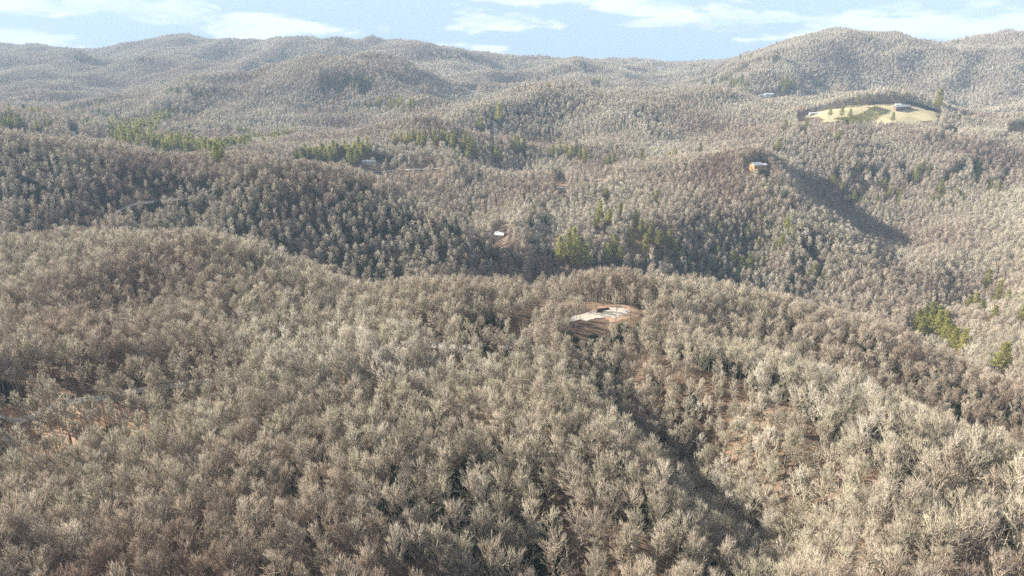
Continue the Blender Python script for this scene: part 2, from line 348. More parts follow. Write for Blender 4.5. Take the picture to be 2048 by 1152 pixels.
# ---------------------------------------------------------------- open ground: polygons in the picture become patches of land
def poly_world(pts, h=0.0): return [q for q in (hit(px, py, h) for px, py in pts) if q]
def inside(poly, x, y):
    x = np.asarray(x); y = np.asarray(y); c = np.zeros(x.shape, bool); n = len(poly)
    for i in range(n):
        (x1, y1), (x2, y2) = poly[i], poly[(i + 1) % n]
        if y1 == y2: continue
        c ^= ((y1 > y) != (y2 > y)) & (x < (x2 - x1) * (y - y1) / (y2 - y1) + x1)
    return c
PATCHES = []
def patch(name, poly, step, mat, label, lift, rough_edge=2.2, bare=True):
    xs = [p[0] for p in poly]; ys = [p[1] for p in poly]
    gx = np.arange(min(xs) - step, max(xs) + step, step); gy = np.arange(min(ys) - step, max(ys) + step, step)
    X, Y = np.meshgrid(gx, gy)
    jx = X + rough_edge * step * (vnoise(X / (3 * step), Y / (3 * step)) - .5) * 2; jy = Y + rough_edge * step * (vnoise(X / (3 * step) + 50, Y / (3 * step)) - .5) * 2
    ok = inside(poly, jx, jy)
    Z = gz(X, Y) + lift
    V = np.c_[X.ravel(), Y.ravel(), Z.ravel()]; idx = np.arange(X.size).reshape(X.shape)
    q = ok[:-1, :-1] & ok[1:, :-1] & ok[:-1, 1:] & ok[1:, 1:]
    Fc = np.stack([idx[:-1, :-1][q], idx[:-1, 1:][q], idx[1:, 1:][q], idx[1:, :-1][q]], -1)
    if not len(Fc): return
    used = np.unique(Fc); mp = np.full(X.size, -1); mp[used] = np.arange(len(used))
    tag(obj(name, mesh_from(name, V[used], mp[Fc].tolist(), [mat])), label, kind='structure')
    if bare: PATCHES.append(poly)
FIELD = poly_world([(1598,236),(1655,219),(1705,211),(1775,207),(1835,212),(1884,232),(1868,244),(1820,254),(1760,258),(1715,250),(1690,244),(1655,246)])
patch('field', FIELD, 5.0, HAY, 'straw-coloured open hilltop field ringed by bare woods', .5)
FIELD2 = poly_world([(2022,262),(2045,256),(2140,254),(2140,272),(2040,272)])
patch('field', FIELD2, 5.0, HAY, 'small straw-coloured field at the foot of the broad mountain', .5)
YARD = poly_world([(1520,200),(1545,192),(1558,186),(1566,192),(1590,204),(1560,206)])
patch('yard', YARD, 5.0, HAY, 'tan mown yard beside the upland house and dark pines', .5)
CLEAR = poly_world([(1140,640),(1172,627),(1205,615),(1240,614),(1268,625),(1262,632),(1225,637),(1185,641)])
patch('dirt_bank', poly_world([(1190,616),(1215,609),(1245,609),(1272,618),(1296,630),(1285,641),(1262,637),(1245,644),(1205,645)]), 1.5, DIRT, 'orange clay bank cut round the gravel clearing', .12)
patch('clearing', CLEAR, 1.2, GRAVEL, 'pale gravel clearing on top of the near wooded ridge', .22)
DIRTS = [poly_world(p) for p in ([(735,338),(745,327),(772,326),(788,336),(770,341)], [(1886,274),(1892,265),(1908,264),(1916,274),(1900,280)], [(1088,372),(1100,360),(1128,362),(1138,374),(1120,381)], [(978,258),(990,244),(1002,262),(1012,276),(990,281)])]
for p, l in zip(DIRTS, ('orange earth bank above the valley track by the pines', 'reddish bare patch among grey trees below the field', 'stony yard around the cream cabin in the valley', 'brown cleared ground beside the winding hillside drive')):
    if len(p) > 2: patch('dirt_patch', p, 3.0, DIRT, l, .35)
LITTER = material('sunlit oak litter', (.40,.235,.13), .95, (.24,.15,.09), .35, bump=.4)  # brighter copy of the leaf litter, with sunlight on open banks put into its colour
patch('leaf_bank', poly_world([(-60,812),(60,806),(180,800),(300,795),(330,835),(290,880),(200,905),(80,915),(-60,925)]), 1.0, LITTER, 'orange oak-leaf litter on the open bank below the near road', .06, bare=False)
patch('leaf_bank', poly_world([(790,700),(830,680),(870,676),(890,684),(880,692),(830,700)]), 1.0, LITTER, 'orange leaf litter beside the bend of the near ridge road', .06, bare=False)
# ---------------------------------------------------------------- roads
ROADS = []
def road(pts, width, label, lift, mat=GRAVEL):
    W = [q for q in (hit(px, py, 0) for px, py in pts) if q]
    P = []
    for a, b in zip(W, W[1:]):
        d = math.hypot(b[0] - a[0], b[1] - a[1])
        if d > 140: continue
        n = max(2, int(d / 3.0))
        for k in range(n): P.append((a[0] + (b[0] - a[0]) * k / n, a[1] + (b[1] - a[1]) * k / n))
    P.append(W[-1]); P = np.array(P)
    for _ in range(6): P[1:-1] = (P[:-2] + 2 * P[1:-1] + P[2:]) / 4
    T = np.gradient(P, axis=0); T /= np.linalg.norm(T, axis=1)[:, None] + 1e-9; N = np.c_[-T[:, 1], T[:, 0]]
    w = width / 2 * (1 + .25 * (vnoise(np.arange(len(P)) * .35, np.zeros(len(P)) + len(P)) - .5))
    V = []; Fc = []
    offs = (-1, -.4, .4, 1)
    for k in offs:
        Q = P + N * (w * k)[:, None]; V.append(np.c_[Q, np.maximum(gz(Q[:, 0], Q[:, 1]), gz(P[:, 0], P[:, 1]) - .3) + lift])
    V = np.stack(V, 1).reshape(-1, 3); m = len(offs)
    for i in range(len(P) - 1):
        for k in range(m - 1): a = i * m + k; Fc.append((a, a + m, a + m + 1, a + 1))
    tag(obj('road', mesh_from('road', V, Fc, [mat])), label, kind='structure')
    ROADS.append((P, width))
road([(-90,850),(0,838),(60,830),(170,803),(270,780),(420,762),(560,742),(640,722),(740,703),(820,690),(880,694),(930,699),(980,699),(1020,692),(1046,682),(1062,668),(1100,655),(1150,636),(1190,626)], 5.0, 'pale gravel road winding along the near ridge to the clearing', .25)
road([(225,430),(262,412),(300,407),(350,402),(385,396),(412,386),(436,376)], 4.0, 'thin gravel track across the face of the left-hand wooded ridge'.replace('left-hand ', 'shaded '), .4)
road([(700,346),(740,343),(790,341),(840,339),(880,337)], 5.0, 'straight pale track below the orange earth bank', .6)
road([(985,243),(993,249),(985,254),(995,260),(988,265),(996,270),(991,277),(1006,280),(1022,278)], 6.0, 'winding pale drive beside the tall hillside pine', .7)
road([(1150,349),(1165,355),(1180,359),(1205,361)], 5.0, 'short pale track cut in the sunny valley side', .6)
road([(1030,333),(1048,336),(1068,337)], 5.0, 'short pale track in the wooded valley floor', .6)
road([(146,263),(147,268),(150,272),(149,279)], 7.0, 'white drive running down the low valley hill', .8)
# ---------------------------------------------------------------- trees
def tube(V, Fc, pts, rad, sides):
    base = len(V); n = len(pts)
    for i, p in enumerate(pts):
        d = (pts[min(i + 1, n - 1)] - pts[max(i - 1, 0)]).normalized()
        u = d.orthogonal().normalized(); w = d.cross(u)
        if i == n - 1: V.append(p); break
        for k in range(sides):
            a = 2 * math.pi * k / sides; V.append(p + (u * math.cos(a) + w * math.sin(a)) * rad[i])
    for i in range(n - 2):
        for k in range(sides):
            a = base + i * sides + k; b = base + i * sides + (k + 1) % sides; Fc.append((a, b, b + sides, a + sides))
    tip = base + (n - 1) * sides; i = n - 2
    for k in range(sides): Fc.append((base + i * sides + k, base + i * sides + (k + 1) % sides, tip))
def rvec(R): return Vector((R.gauss(0, 1), R.gauss(0, 1), R.gauss(0, 1))).normalized()
def bare_tree(seed, H, spread, low, up, lod, thick=1.0):
    """spread: reach of the crown, low: height share of the first limbs, up: how steeply limbs rise"""
    R = random.Random(seed); TV, TF, CV, CF = [], [], [], []
    n = 7 if lod == 0 else 5; lean = Vector((R.uniform(-.04, .04), R.uniform(-.04, .04), 0))
    r0 = H * .0105 * R.uniform(.9, 1.15) * (1 if lod < 2 else 1.2)
    tp = [Vector((0, 0, -1.2))]
    for i in range(1, n + 1):
        z = H * .93 * i / n; tp.append(Vector((lean.x * z + R.uniform(-.12, .12) * i / 2, lean.y * z + R.uniform(-.12, .12) * i / 2, z)))
    tr = [r0 * (1.25 - .0) if i == 0 else r0 * (1 - .82 * i / n) for i in range(n + 1)]
    tube(TV, TF, tp, tr, 6 if lod == 0 else (4 if lod == 1 else 3))
    def at(t):
        f = t * n; i = min(int(f), n - 1); f -= i; return tp[i].lerp(tp[i + 1], f)
    n1, n2, n3, n4 = ((10, 6, 5, 3), (9, 6, 5, 3), (8, 6, 6, 0))[lod]
    rs = (1.7, 2.3, 4.2)[lod] * thick
    C = Vector((lean.x * H * .6, lean.y * H * .6, H * (.60 + .03 * up))); A = (spread, spread, H * .40 - .03 * up * H)
    def reach(p, d):                                        # way from p along d to the dome of the crown
        q = [(p[k] - C[k]) / A[k] for k in range(3)]; e = [d[k] / A[k] for k in range(3)]
        qa = sum(v * v for v in e); qb = sum(q[k] * e[k] for k in range(3)); qc = sum(v * v for v in q) - 1
        D = qb * qb - qa * qc
        return (-qb + math.sqrt(D)) / qa if D > 0 else 1.0
    def grow(p, d, ln, segs, trop, wob):
        pts = [p]; d = d.normalized()
        for i in range(segs):
            d = (d + Vector((0, 0, trop)) + rvec(R) * wob).normalized(); pts.append(pts[-1] + d * ln / segs)
        return pts
    lop = R.uniform(0, 6.28)
    for i in range(n1):
        frac = (i + R.random()) / n1; t = low + (.93 - low) * frac; p = at(min(t, .99))
        az = i * 2.4 + R.uniform(-.45, .45)
        pol = math.radians((80 - 36 * up) * (1 - frac) + 24 * frac + R.uniform(-8, 8))
        d = Vector((math.cos(az) * math.sin(pol), math.sin(az) * math.sin(pol), math.cos(pol)))
        ln = max(1.2, reach(p, d) * R.uniform(.70, .98) * (1 + .14 * math.cos(az - lop)))
        pts = grow(p, d, ln, 4 if lod == 0 else 3, .07 + .07 * up, .13)
        ra = r0 * (.62 if lod == 0 else .45) * (1 - .35 * frac)
        tube(CV, CF, pts, [ra * (1 - .8 * k / (len(pts) - 1)) for k in range(len(pts))], 4 if lod == 0 else 3)
        for j in range(n2):
            f = .25 + .75 * (j + R.random()) / n2; k = min(int(f * (len(pts) - 1)), len(pts) - 2); q = pts[k].lerp(pts[k + 1], f * (len(pts) - 1) - k)
            dl = (pts[k + 1] - pts[k]).normalized()
            d2 = (dl * .7 + rvec(R) * .85 + Vector((0, 0, .22 + .2 * up))).normalized(); l2 = min(spread * R.uniform(.38, .62), max(.6, reach(q, d2) * 1.02))
            p2 = grow(q, d2, l2, 2, .08, .18)
            r2 = (.042 if lod == 0 else .032) * rs
            tube(CV, CF, p2, [r2 * 1.3, r2 * .9, r2 * .4][:len(p2)], 3)
            for a in range(n3):
                f3 = .2 + .8 * (a + R.random()) / n3; k = min(int(f3 * 2), 1); q3 = p2[k].lerp(p2[k + 1], f3 * 2 - k)
                rad = Vector(((q3.x - C.x) / A[0], (q3.y - C.y) / A[1], (q3.z - C.z) / A[2] + .35)).normalized()
                d3 = (p2[k + 1] - p2[k]).normalized() * .5 + rvec(R) * .5 + rad * .7; l3 = spread * R.uniform(.22, .42)
                if lod == 0:
                    p3 = grow(q3, d3, l3, 2, .06, .16); tube(CV, CF, p3, [.020 * rs, .015 * rs, 0], 3)
                else:
                    p3 = grow(q3, d3, l3 * (1 if lod == 1 else 1.25), 1, .06, .2); tube(CV, CF, p3, [.026 * rs, 0], 3)
                for b in range(n4):
                    f4 = .25 + .75 * (b + R.random()) / n4; s = f4 * (len(p3) - 1); k = min(int(s), len(p3) - 2); q4 = p3[k].lerp(p3[k + 1], s - k)
                    d4 = (p3[k + 1] - p3[k]).normalized() * .7 + rvec(R) * .45 + rad * .5
                    tube(CV, CF, [q4, q4 + d4.normalized() * l3 * R.uniform(.45, .95)], [.0145 * rs, 0], 3)
    return TV, TF, CV, CF
SPEC = [  # height, spread, low, up, thickness, words
 (17.5, 3.3, .50, .5, 1.0, 'broad domed'), (19, 2.7, .50, 1., 1.0, 'tall upswept'), (16.5, 3.6, .50, .35, 1.0, 'wide flat-topped'),
 (18.5, 2.3, .52, .9, .95, 'narrow upright'), (17, 3.0, .50, .7, 1.0, 'rounded twiggy'), (15, 2.6, .46, .9, 1.0, 'small vase-shaped'), (19.5, 3.1, .55, .8, .95, 'tall open'), (18, 1.7, .70, .8, 1.0, 'slender high-crowned')]
NEAR = []
for i in range(16):
    H, sp, lo, up, th, w = SPEC[i % 7 if i < 14 else 7]
    TV, TF, CV, CF = bare_tree(100 + i, H, sp, lo, up, 0, th)
    NEAR.append((mesh_from('trunk', TV, TF, [TRUNK]), mesh_from('crown', CV, CF, [TWIG])))
def proto(name, parts, coll):
    V, Fc, fm, mats = [], [], [], []
    for k, (v, f, m) in enumerate(parts):
        b = len(V); V += list(v); Fc += [tuple(q + b for q in t) for t in f]; fm += [k] * len(f); mats.append(m)
    o = bpy.data.objects.new(name, mesh_from(name, V, Fc, mats, fm)); coll.objects.link(o)
    o['kind'] = 'stuff'; o['label'] = 'bare grey winter woodland covering the hills'
    return o
def lod_collection(cname, lod, count):
    c = bpy.data.collections.new(cname)
    for i in range(count):
        H, sp, lo, up, th, w = SPEC[i % 7 if i < 14 else 7]
        TV, TF, CV, CF = bare_tree(100 + i if lod == 0 else 300 + i, H, sp, lo, up, lod, th)
        proto('%s_%02d' % (cname, i), [(TV, TF, TRUNK), (CV, CF, TWIG)], c)
    return c
C_NEAR = lod_collection('near_wood_tree', 0, 16); C_MID = lod_collection('middle_wood_tree', 1, 10); C_FAR = lod_collection('far_wood_tree', 2, 7)
def scatter(name, coll, P, rot, scl, idx, label):
    """one object: every point carries a tree of the collection"""
    me = bpy.data.meshes.new(name); me.vertices.add(len(P)); me.vertices.foreach_set('co', np.asarray(P, np.float32).ravel())
    for n, ty, arr in (('turn', 'FLOAT', rot), ('size', 'FLOAT', scl), ('pick', 'INT', idx)):
        a = me.attributes.new(n, ty, 'POINT'); a.data.foreach_set('value', np.asarray(arr, np.int32 if ty == 'INT' else np.float32))
    me.update(); o = obj(name, me); tag(o, label, kind='stuff')
    g = bpy.data.node_groups.new(name, 'GeometryNodeTree')
    g.interface.new_socket('Geometry', in_out='INPUT', socket_type='NodeSocketGeometry'); g.interface.new_socket('Geometry', in_out='OUTPUT', socket_type='NodeSocketGeometry')
    gi = g.nodes.new('NodeGroupInput'); go = g.nodes.new('NodeGroupOutput'); L = g.links.new
    ci = g.nodes.new('GeometryNodeCollectionInfo'); ci.inputs['Collection'].default_value = coll; ci.inputs['Separate Children'].default_value = True; ci.inputs['Reset Children'].default_value = True
    ip = g.nodes.new('GeometryNodeInstanceOnPoints'); ip.inputs['Pick Instance'].default_value = True
    def attr(n, ty):
        a = g.nodes.new('GeometryNodeInputNamedAttribute'); a.data_type = ty; a.inputs['Name'].default_value = n; return a.outputs['Attribute']
    cx = g.nodes.new('ShaderNodeCombineXYZ'); L(attr('turn', 'FLOAT'), cx.inputs[2]); L(cx.outputs[0], ip.inputs['Rotation'])
    L(attr('size', 'FLOAT'), ip.inputs['Scale']); L(attr('pick', 'INT'), ip.inputs['Instance Index'])
    L(gi.outputs[0], ip.inputs['Points']); L(ci.outputs[0], ip.inputs['Instance']); L(ip.outputs[0], go.inputs[0])
    md = o.modifiers.new('scatter', 'NODES'); md.node_group = g
    return o
NR = np.random.RandomState(3)
def sow(y0, y1, step, ulim):
    rows = np.arange(y0, y1, step); out = []
    for k, y in enumerate(rows):
        x = np.arange(-ulim * y, ulim * y, step) + (k % 2) * step / 2
        out.append(np.c_[x + NR.uniform(-.42, .42, len(x)) * step, y + NR.uniform(-.42, .42, len(x)) * step])
    return np.concatenate(out)
NEARP = sow(70, 430, 4.1, 1.08); MIDP = sow(430, 1150, 4.1, .93); FARA = sow(1150, 2300, 4.9, .82); FARB = sow(2300, 3800, 6.6, .79)
# ---------------------------------------------------------------- evergreens: where they stand
PINE_H = 20.0
def conifer(seed, H, reach, low, whorls, per, tuft, droop, lod=0, flat=1.0):
    R = random.Random(seed); TV, TF, V, Fc = [], [], [], []
    tube(TV, TF, [Vector((0, 0, -1)), Vector((R.uniform(-.1, .1), R.uniform(-.1, .1), H * .5)), Vector((0, 0, H * .98))], [H * .012, H * .008, .02], 5)
    def blade(p, d, ln, w):
        s = d.cross(Vector((R.uniform(-.3, .3), R.uniform(-.3, .3), 1))).normalized() * w; k = len(V)
        V.extend([p - s * .3, p + d * ln * .5 - s + Vector((0, 0, R.uniform(-.1, .15))), p + d * ln, p + d * ln * .5 + s + Vector((0, 0, R.uniform(-.1, .15)))]); Fc.append((k, k + 1, k + 2, k + 3))
    for i in range(whorls):
        f = (i + R.uniform(-.2, .2)) / whorls; z = H * (low + (1 - low) * f); L_ = reach * ((1 - f) ** .75 * (.55 + .45 * min(1, f * 4 + .25)) + .08) * R.uniform(.85, 1.12)
        for j in range(per):
            az = j * 2 * math.pi / per + i * 1.3 + R.uniform(-.35, .35); ln = L_ * R.uniform(.6, 1.15)
            d = Vector((math.cos(az), math.sin(az), droop + .35 * f + R.uniform(-.1, .1))).normalized(); p = Vector((0, 0, z))
            tube(TV, TF, [p, p + d * ln], [.06, 0], 3)
            m = max(3, int(ln / tuft * 1.8))
            for k in range(m):
                q = p + d * ln * (.25 + .75 * (k + R.random()) / m)
                for _ in range(3 if lod == 0 else 2):
                    dd = (d * .6 + rvec(R) * .9 * Vector((1, 1, flat * .6)).length / 1.6 + Vector((0, 0, .18))).normalized()
                    blade(q, dd, tuft * R.uniform(.7, 1.3), tuft * R.uniform(.22, .4))
    return TV, TF, V, Fc
PINES = [(conifer(40 + i, 20, r, lo, 13, 6, 1.0, .05), NEEDLE) for i, (r, lo) in enumerate(((4.2, .35), (3.6, .30), (4.8, .42)))]
HEMS = [(conifer(60 + i, 19, r, .12, 16, 6, .9, -.12), HEMLOCK) for i, r in enumerate((3.4, 2.9))]
def con_mesh(c): (TV, TF, V, Fc), m = c; return mesh_from('trunk', TV, TF, [PBARK]), mesh_from('crown', V, Fc, [m], smooth=False)
PINE_ME = [con_mesh(c) for c in PINES]; HEM_ME = [con_mesh(c) for c in HEMS]
C_PINE = bpy.data.collections.new('wood_pine')
for i, ((TV, TF, V, Fc), m) in enumerate(PINES + HEMS):
    o = proto('wood_pine_%02d' % i, [(TV, TF, PBARK), (V, Fc, m)], C_PINE); o['label'] = 'belt of mixed evergreens in the valleys'
TREES_AT = []                                             # (x, y, clear radius) of single evergreens
RP = random.Random(9)
def single(kind, me, x, y, s, label, group, cat, name):
    e = bpy.data.objects.new(name, None); COL.objects.link(e); e.empty_display_size = .5
    e.location = (x, y, float(gz(x, y)) - .2); e.rotation_euler = (0, 0, RP.uniform(0, 6.28)); e.scale = (s * RP.uniform(.9, 1.1), s * RP.uniform(.9, 1.1), s)
    tag(e, label, cat, group)
    for n, m in zip(('trunk', 'crown'), me):
        o = bpy.data.objects.new(n, m); COL.objects.link(o); o.parent = e
    return e
def pines(kind, pts, label, group, size=1.0, lift=10.0):
    for px, py in pts:
        q = hit(px, py, lift * size)
        if not q: continue
        me = (PINE_ME if kind == 'pine' else HEM_ME)[RP.randrange(3 if kind == 'pine' else 2)]
        size_ = size * float(np.interp(q[1], [300, 700, 1100], [1.15, 1.3, 1.45]))
        single(kind, me, q[0], q[1], size_ * RP.uniform(.9, 1.15), label, group, 'pine tree' if kind == 'pine' else 'hemlock', kind + '_tree' if kind == 'pine' else 'hemlock_tree')
        if kind == 'hemlock': TREES_AT.append((q[0], q[1], 4.0 * size)); continue
        TREES_AT.append((q[0], q[1], 6.5 * size)); TREES_AT.append((q[0] * (1 - 9 / q[1]), q[1] - 9, 6.0 * size)); TREES_AT.append((q[0] * (1 - 17 / q[1]), q[1] - 17, 5.5 * size)); TREES_AT.append((q[0] * (1 - 25 / q[1]), q[1] - 25, (5.0 if q[1] > 600 else .1) * size))
pines('pine', [(1834,654),(1848,646),(1862,644),(1876,646),(1890,652),(1842,664),(1858,660),(1874,664),(1890,668)], 'broad yellow-green pine in the clump at the end of the near ridge', 'pines in the clump on the near ridge', 1.0)
pines('pine', [(1900,676),(1912,684),(1925,696),(1905,694)], 'dark-shadowed green pine below the yellow clump on the near ridge', 'pines below the ridge clump', .95)
pines('pine', [(2003,735)], 'lone bushy pine in the hollow under the sunny slope', None, 1.05)
pines('pine', [(1935,622),(1950,612),(1962,628),(1985,646),(1992,604),(1999,585),(2012,612),(2040,606),(2046,640),(1975,570)], 'slender yellow-green pine on the sunny slope above the gorge', 'pines on the sunny slope', .8)
pines('pine', [(1571,598)], 'small yellow pine peeping over the near ridge crest', None, .6)
pines('pine', [(1148,488),(1137,505),(1162,512),(1150,520),(1172,526),(1120,515)], 'tall bright pine rising from the gorge at the foot of the sunny hill', 'tall pines in the gorge mouth', 1.25)
pines('pine', [(1200,432),(1212,398),(1196,450),(1218,444),(1240,428),(1270,446),(1282,470),(1262,486),(1228,500),(1215,520),(1240,520)], 'scattered green pine on the sunny side of the middle hill', 'pines on the middle hill', .85)
pines('pine', [(1300,478),(1318,492),(1338,488),(1352,502),(1290,500)], 'pine at the top edge of the dark shaded rock face', 'pines above the rock face', .9)
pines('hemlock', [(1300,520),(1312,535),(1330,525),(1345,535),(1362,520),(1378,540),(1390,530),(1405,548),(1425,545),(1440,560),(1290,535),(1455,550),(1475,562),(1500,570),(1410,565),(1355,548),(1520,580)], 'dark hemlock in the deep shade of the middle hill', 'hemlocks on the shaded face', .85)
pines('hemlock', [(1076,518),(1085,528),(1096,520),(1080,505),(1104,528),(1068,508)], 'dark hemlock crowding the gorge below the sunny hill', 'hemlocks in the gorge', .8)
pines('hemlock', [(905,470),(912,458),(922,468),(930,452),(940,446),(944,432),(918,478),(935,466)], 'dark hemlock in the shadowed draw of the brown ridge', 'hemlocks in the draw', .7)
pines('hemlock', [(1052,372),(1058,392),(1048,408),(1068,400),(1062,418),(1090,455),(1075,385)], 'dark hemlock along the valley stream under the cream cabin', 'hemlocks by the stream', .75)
pines('pine', [(998,240)], 'tallest golden pine beside the winding pale drive', None, 1.55)
pines('hemlock', [(1008,254),(1014,258)], 'dark evergreen shaded behind the golden pine at the drive', 'dark evergreens at the drive', .9)
pines('pine', [(957,255),(963,258),(930,298),(938,290),(944,300),(936,312),(950,310)], 'green pine on the slope below the winding drive', 'pines below the drive', .95)
pines('pine', [(986,306),(1000,322),(992,318),(1030,293),(1036,300),(1048,304)], 'dark green pine among grey trees in the central valley', 'pines in the central valley', .95)
pines('pine', [(790,290),(803,286),(815,290),(826,284),(838,288),(851,286),(868,283),(884,282),(897,288),(910,284),(905,292),(872,292),(845,294)], 'green pine in the row along the middle ridge shoulder', 'pines along the ridge shoulder', .85)
pines('pine', [(612,316),(628,320),(645,316),(660,322),(676,314),(690,308),(702,316),(712,322),(724,310),(735,300),(718,300),(698,322),(668,308)], 'bright yellow-green pine in the belt by the orange bank', 'pines by the orange bank', .9)
pines('pine', [(1105,314),(1120,308),(1132,305),(1142,312),(1152,304),(1160,314),(1170,320)], 'yellow-green pine in the thicket above the valley cabin', 'pines above the valley cabin', .9)
pines('pine', [(1215,328),(1226,324),(1283,320),(1286,332),(1338,324),(1350,322),(1400,311),(1312,400),(1570,264),(1676,281),(1610,262),(1880,384),(1555,300)], 'single pine standing among bare trees on the upland slopes', 'lone pines on the uplands', .85)
pines('pine', [(1876,216)], 'large round pine at the rim of the open field', None, 1.35)
pines('pine', [(1894,222),(1785,242),(1660,231),(1683,231),(1700,234),(1716,206)], 'small dark pine at the edge of the open field', 'pines at the field edge', .75)
pines('pine', [(1562,176),(1570,172),(1578,178),(1586,174),(1568,184)], 'pine in the dense stand behind the upland yard', 'pines behind the yard', 1.2)
pines('hemlock', [(1580,192),(1588,196),(1574,194),(1590,190)], 'blue-dark evergreen in the shade behind the upland yard', 'dark evergreens behind the yard', .9)
pines('pine', [(1482,188),(1492,188),(1500,190),(1634,172),(1640,174),(1805,188),(1548,120),(1555,119)], 'pine on the lower slopes of the broad mountain', 'pines on the broad mountain', .95)
pines('pine', [(1300,188),(1312,186),(1325,188),(1338,186),(1265,188)], 'low dark pine on the skyline of the central hill', 'pines on the central hill crest', .8)
pines('pine', [(1905,92),(1913,91),(1740,82),(430,78),(440,80),(625,80),(745,80),(1468,120),(1500,118),(1480,121)], 'dark pine poking up on a mountain skyline', 'pines on the skylines', 1.0)
for gx_, n_ in (((760, 215), 26), ((700, 165), 30)):
    pass
def belt(kind, boxes, label, group, size):
    pts = []
    for x0, y0, x1, y1, n in boxes:
        for _ in range(n):
            t = RP.random(); pts.append((x0 + (x1 - x0) * t + RP.gauss(0, 10), y0 + (y1 - y0) * t + RP.gauss(0, 4.5)))
    pines(kind, pts, label, group, size)
belt('pine', [(420,304,590,280,22),(250,284,420,300,30),(230,268,350,235,22)], 'yellow-green pine in the long valley belt', 'pines of the valley belt', .85)
belt('hemlock', [(150,235,270,250,14),(690,160,730,178,16)], 'blue-green evergreen in a shaded hillside stand', 'evergreens of the shaded stands', .8)
belt('pine', [(740,212,840,216,16)], 'green pine in the patch low on the pointed hill', 'pines low on the pointed hill', .85)
NPINE = len(TREES_AT)
# ---------------------------------------------------------------- houses
HOUSES = []
def box(V, Fc, x0, x1, y0, y1, z0, z1):
    b = len(V); V += [(x0,y0,z0),(x1,y0,z0),(x1,y1,z0),(x0,y1,z0),(x0,y0,z1),(x1,y0,z1),(x1,y1,z1),(x0,y1,z1)]
    Fc += [(b,b+3,b+2,b+1),(b+4,b+5,b+6,b+7),(b,b+1,b+5,b+4),(b+1,b+2,b+6,b+5),(b+2,b+3,b+7,b+6),(b+3,b,b+4,b+7)]
GLASS = material('window glass', (.03,.035,.04), .15, spec=.5)
FRAME = material('window frame', (.7,.69,.66), .6)
BRICKC = material('chimney brick', (.30,.16,.11), .9, (.22,.12,.09), 2.0)
def house(name, label, px, py, w, d, h, rise, rz, wall, roof, chimney=False, deck=None, group=None, wing=None):
    q = next((v for v in (hit(px, py + k, h * .8) for k in range(0, 30, 2)) if v), None)
    if not q: print('no ground for', label); return
    x, y = q; e = bpy.data.objects.new(name, None); COL.objects.link(e)
    e.location = (x, y, float(gz(x, y)) + .2); e.rotation_euler = (0, 0, rz); tag(e, label, 'house', group)
    def part(n, V, Fc, m, par=e): return obj(n, mesh_from(n, V, Fc, [m], smooth=False), par)
    def block(w, d, h, rise, ox, oy):
        rise *= .62
        V, Fc = [], []; x0, x1, y0, y1 = ox - w / 2, ox + w / 2, oy - d / 2, oy + d / 2
        box(V, Fc, x0, x1, y0, y1, -4, h); b = len(V)
        V += [(x0, y0, h), (x0, y1, h), (x0, oy, h + rise), (x1, y0, h), (x1, y1, h), (x1, oy, h + rise)]; Fc += [(b, b+1, b+2), (b+3, b+5, b+4)]
        part('wall', V, Fc, wall)
        V, Fc = [], []; o_ = .6; k = rise / (d / 2)
        for s in (-1, 1):
            b = len(V); ye = oy + s * (d / 2 + o_); ze = h - o_ * k
            V += [(x0-o_, ye, ze), (x1+o_, ye, ze), (x1+o_, oy, h+rise), (x0-o_, oy, h+rise), (x0-o_, ye, ze+.25), (x1+o_, ye, ze+.25), (x1+o_, oy, h+rise+.25), (x0-o_, oy, h+rise+.25)]
            Fc += [(b,b+1,b+2,b+3),(b+4,b+5,b+6,b+7),(b,b+1,b+5,b+4),(b+1,b+2,b+6,b+5),(b,b+3,b+7,b+4)]
        r = part('roof', V, Fc, roof)
        if chimney and ox == 0:
            V, Fc = [], []; box(V, Fc, ox + w*.22, ox + w*.22 + 1, oy - .5, oy + .5, h + .2, h + rise + 1.4); part('chimney', V, Fc, BRICKC, r)
        n = max(2, int(w / 3.2))
        for i in range(n):
            cx = x0 + w * (i + .5) / n
            V, Fc = [], []
            if i == n // 2 and ox == 0:
                box(V, Fc, cx - .55, cx + .55, y0 - .06, y0 - .01, .1, 2.2); part('door', V, Fc, FRAME); continue
            box(V, Fc, cx - .75, cx + .75, y0 - .05, y0 - .012, 1.0, 2.4); f = part('window', V, Fc, FRAME)
            V, Fc = [], []; box(V, Fc, cx - .62, cx + .62, y0 - .075, y0 - .053, 1.12, 2.28); part('pane', V, Fc, GLASS, f)
    block(w, d, h, rise, 0, 0)
    if wing: block(*wing)
    if deck:
        V, Fc = [], []; box(V, Fc, -w / 2, w / 2 + deck, -d / 2 - 4, -d / 2 - .02, -.3, 0); part('deck', V, Fc, material('deck boards', (.50,.33,.17), .8, (.40,.26,.13), 1.0))
    HOUSES.append((x, y, max(w, d) * .6 + 3))
    return e
WHITE = material('white metal roof', (.60,.59,.57), .5, (.52,.51,.49), .4); GREYR = material('grey shingles', (.34,.34,.35), .85, (.26,.26,.27), .6)
LIGHTR = material('pale metal roof', (.60,.63,.60), .5, (.52,.55,.52), .4); DARKR = material('dark shingles', (.14,.13,.13), .85, (.10,.10,.10), .6)
TIMBER = material('orange timber siding', (.52,.31,.13), .8, (.42,.25,.11), .9); CREAM = material('cream siding', (.66,.60,.48), .8, (.60,.54,.43), .7)
BROWN = material('brown siding', (.20,.14,.10), .85, (.16,.11,.08), .7); WHITEW = material('white siding', (.72,.71,.68), .7, (.66,.65,.62), .7)
house('house', 'white-roofed hillside house with orange timber wing on the middle hill', 1512, 331, 11, 8, 4.2, 4.0, .35, TIMBER, WHITE, deck=6, wing=(8, 6, 3.6, 2.0, 9.2, 1.0))
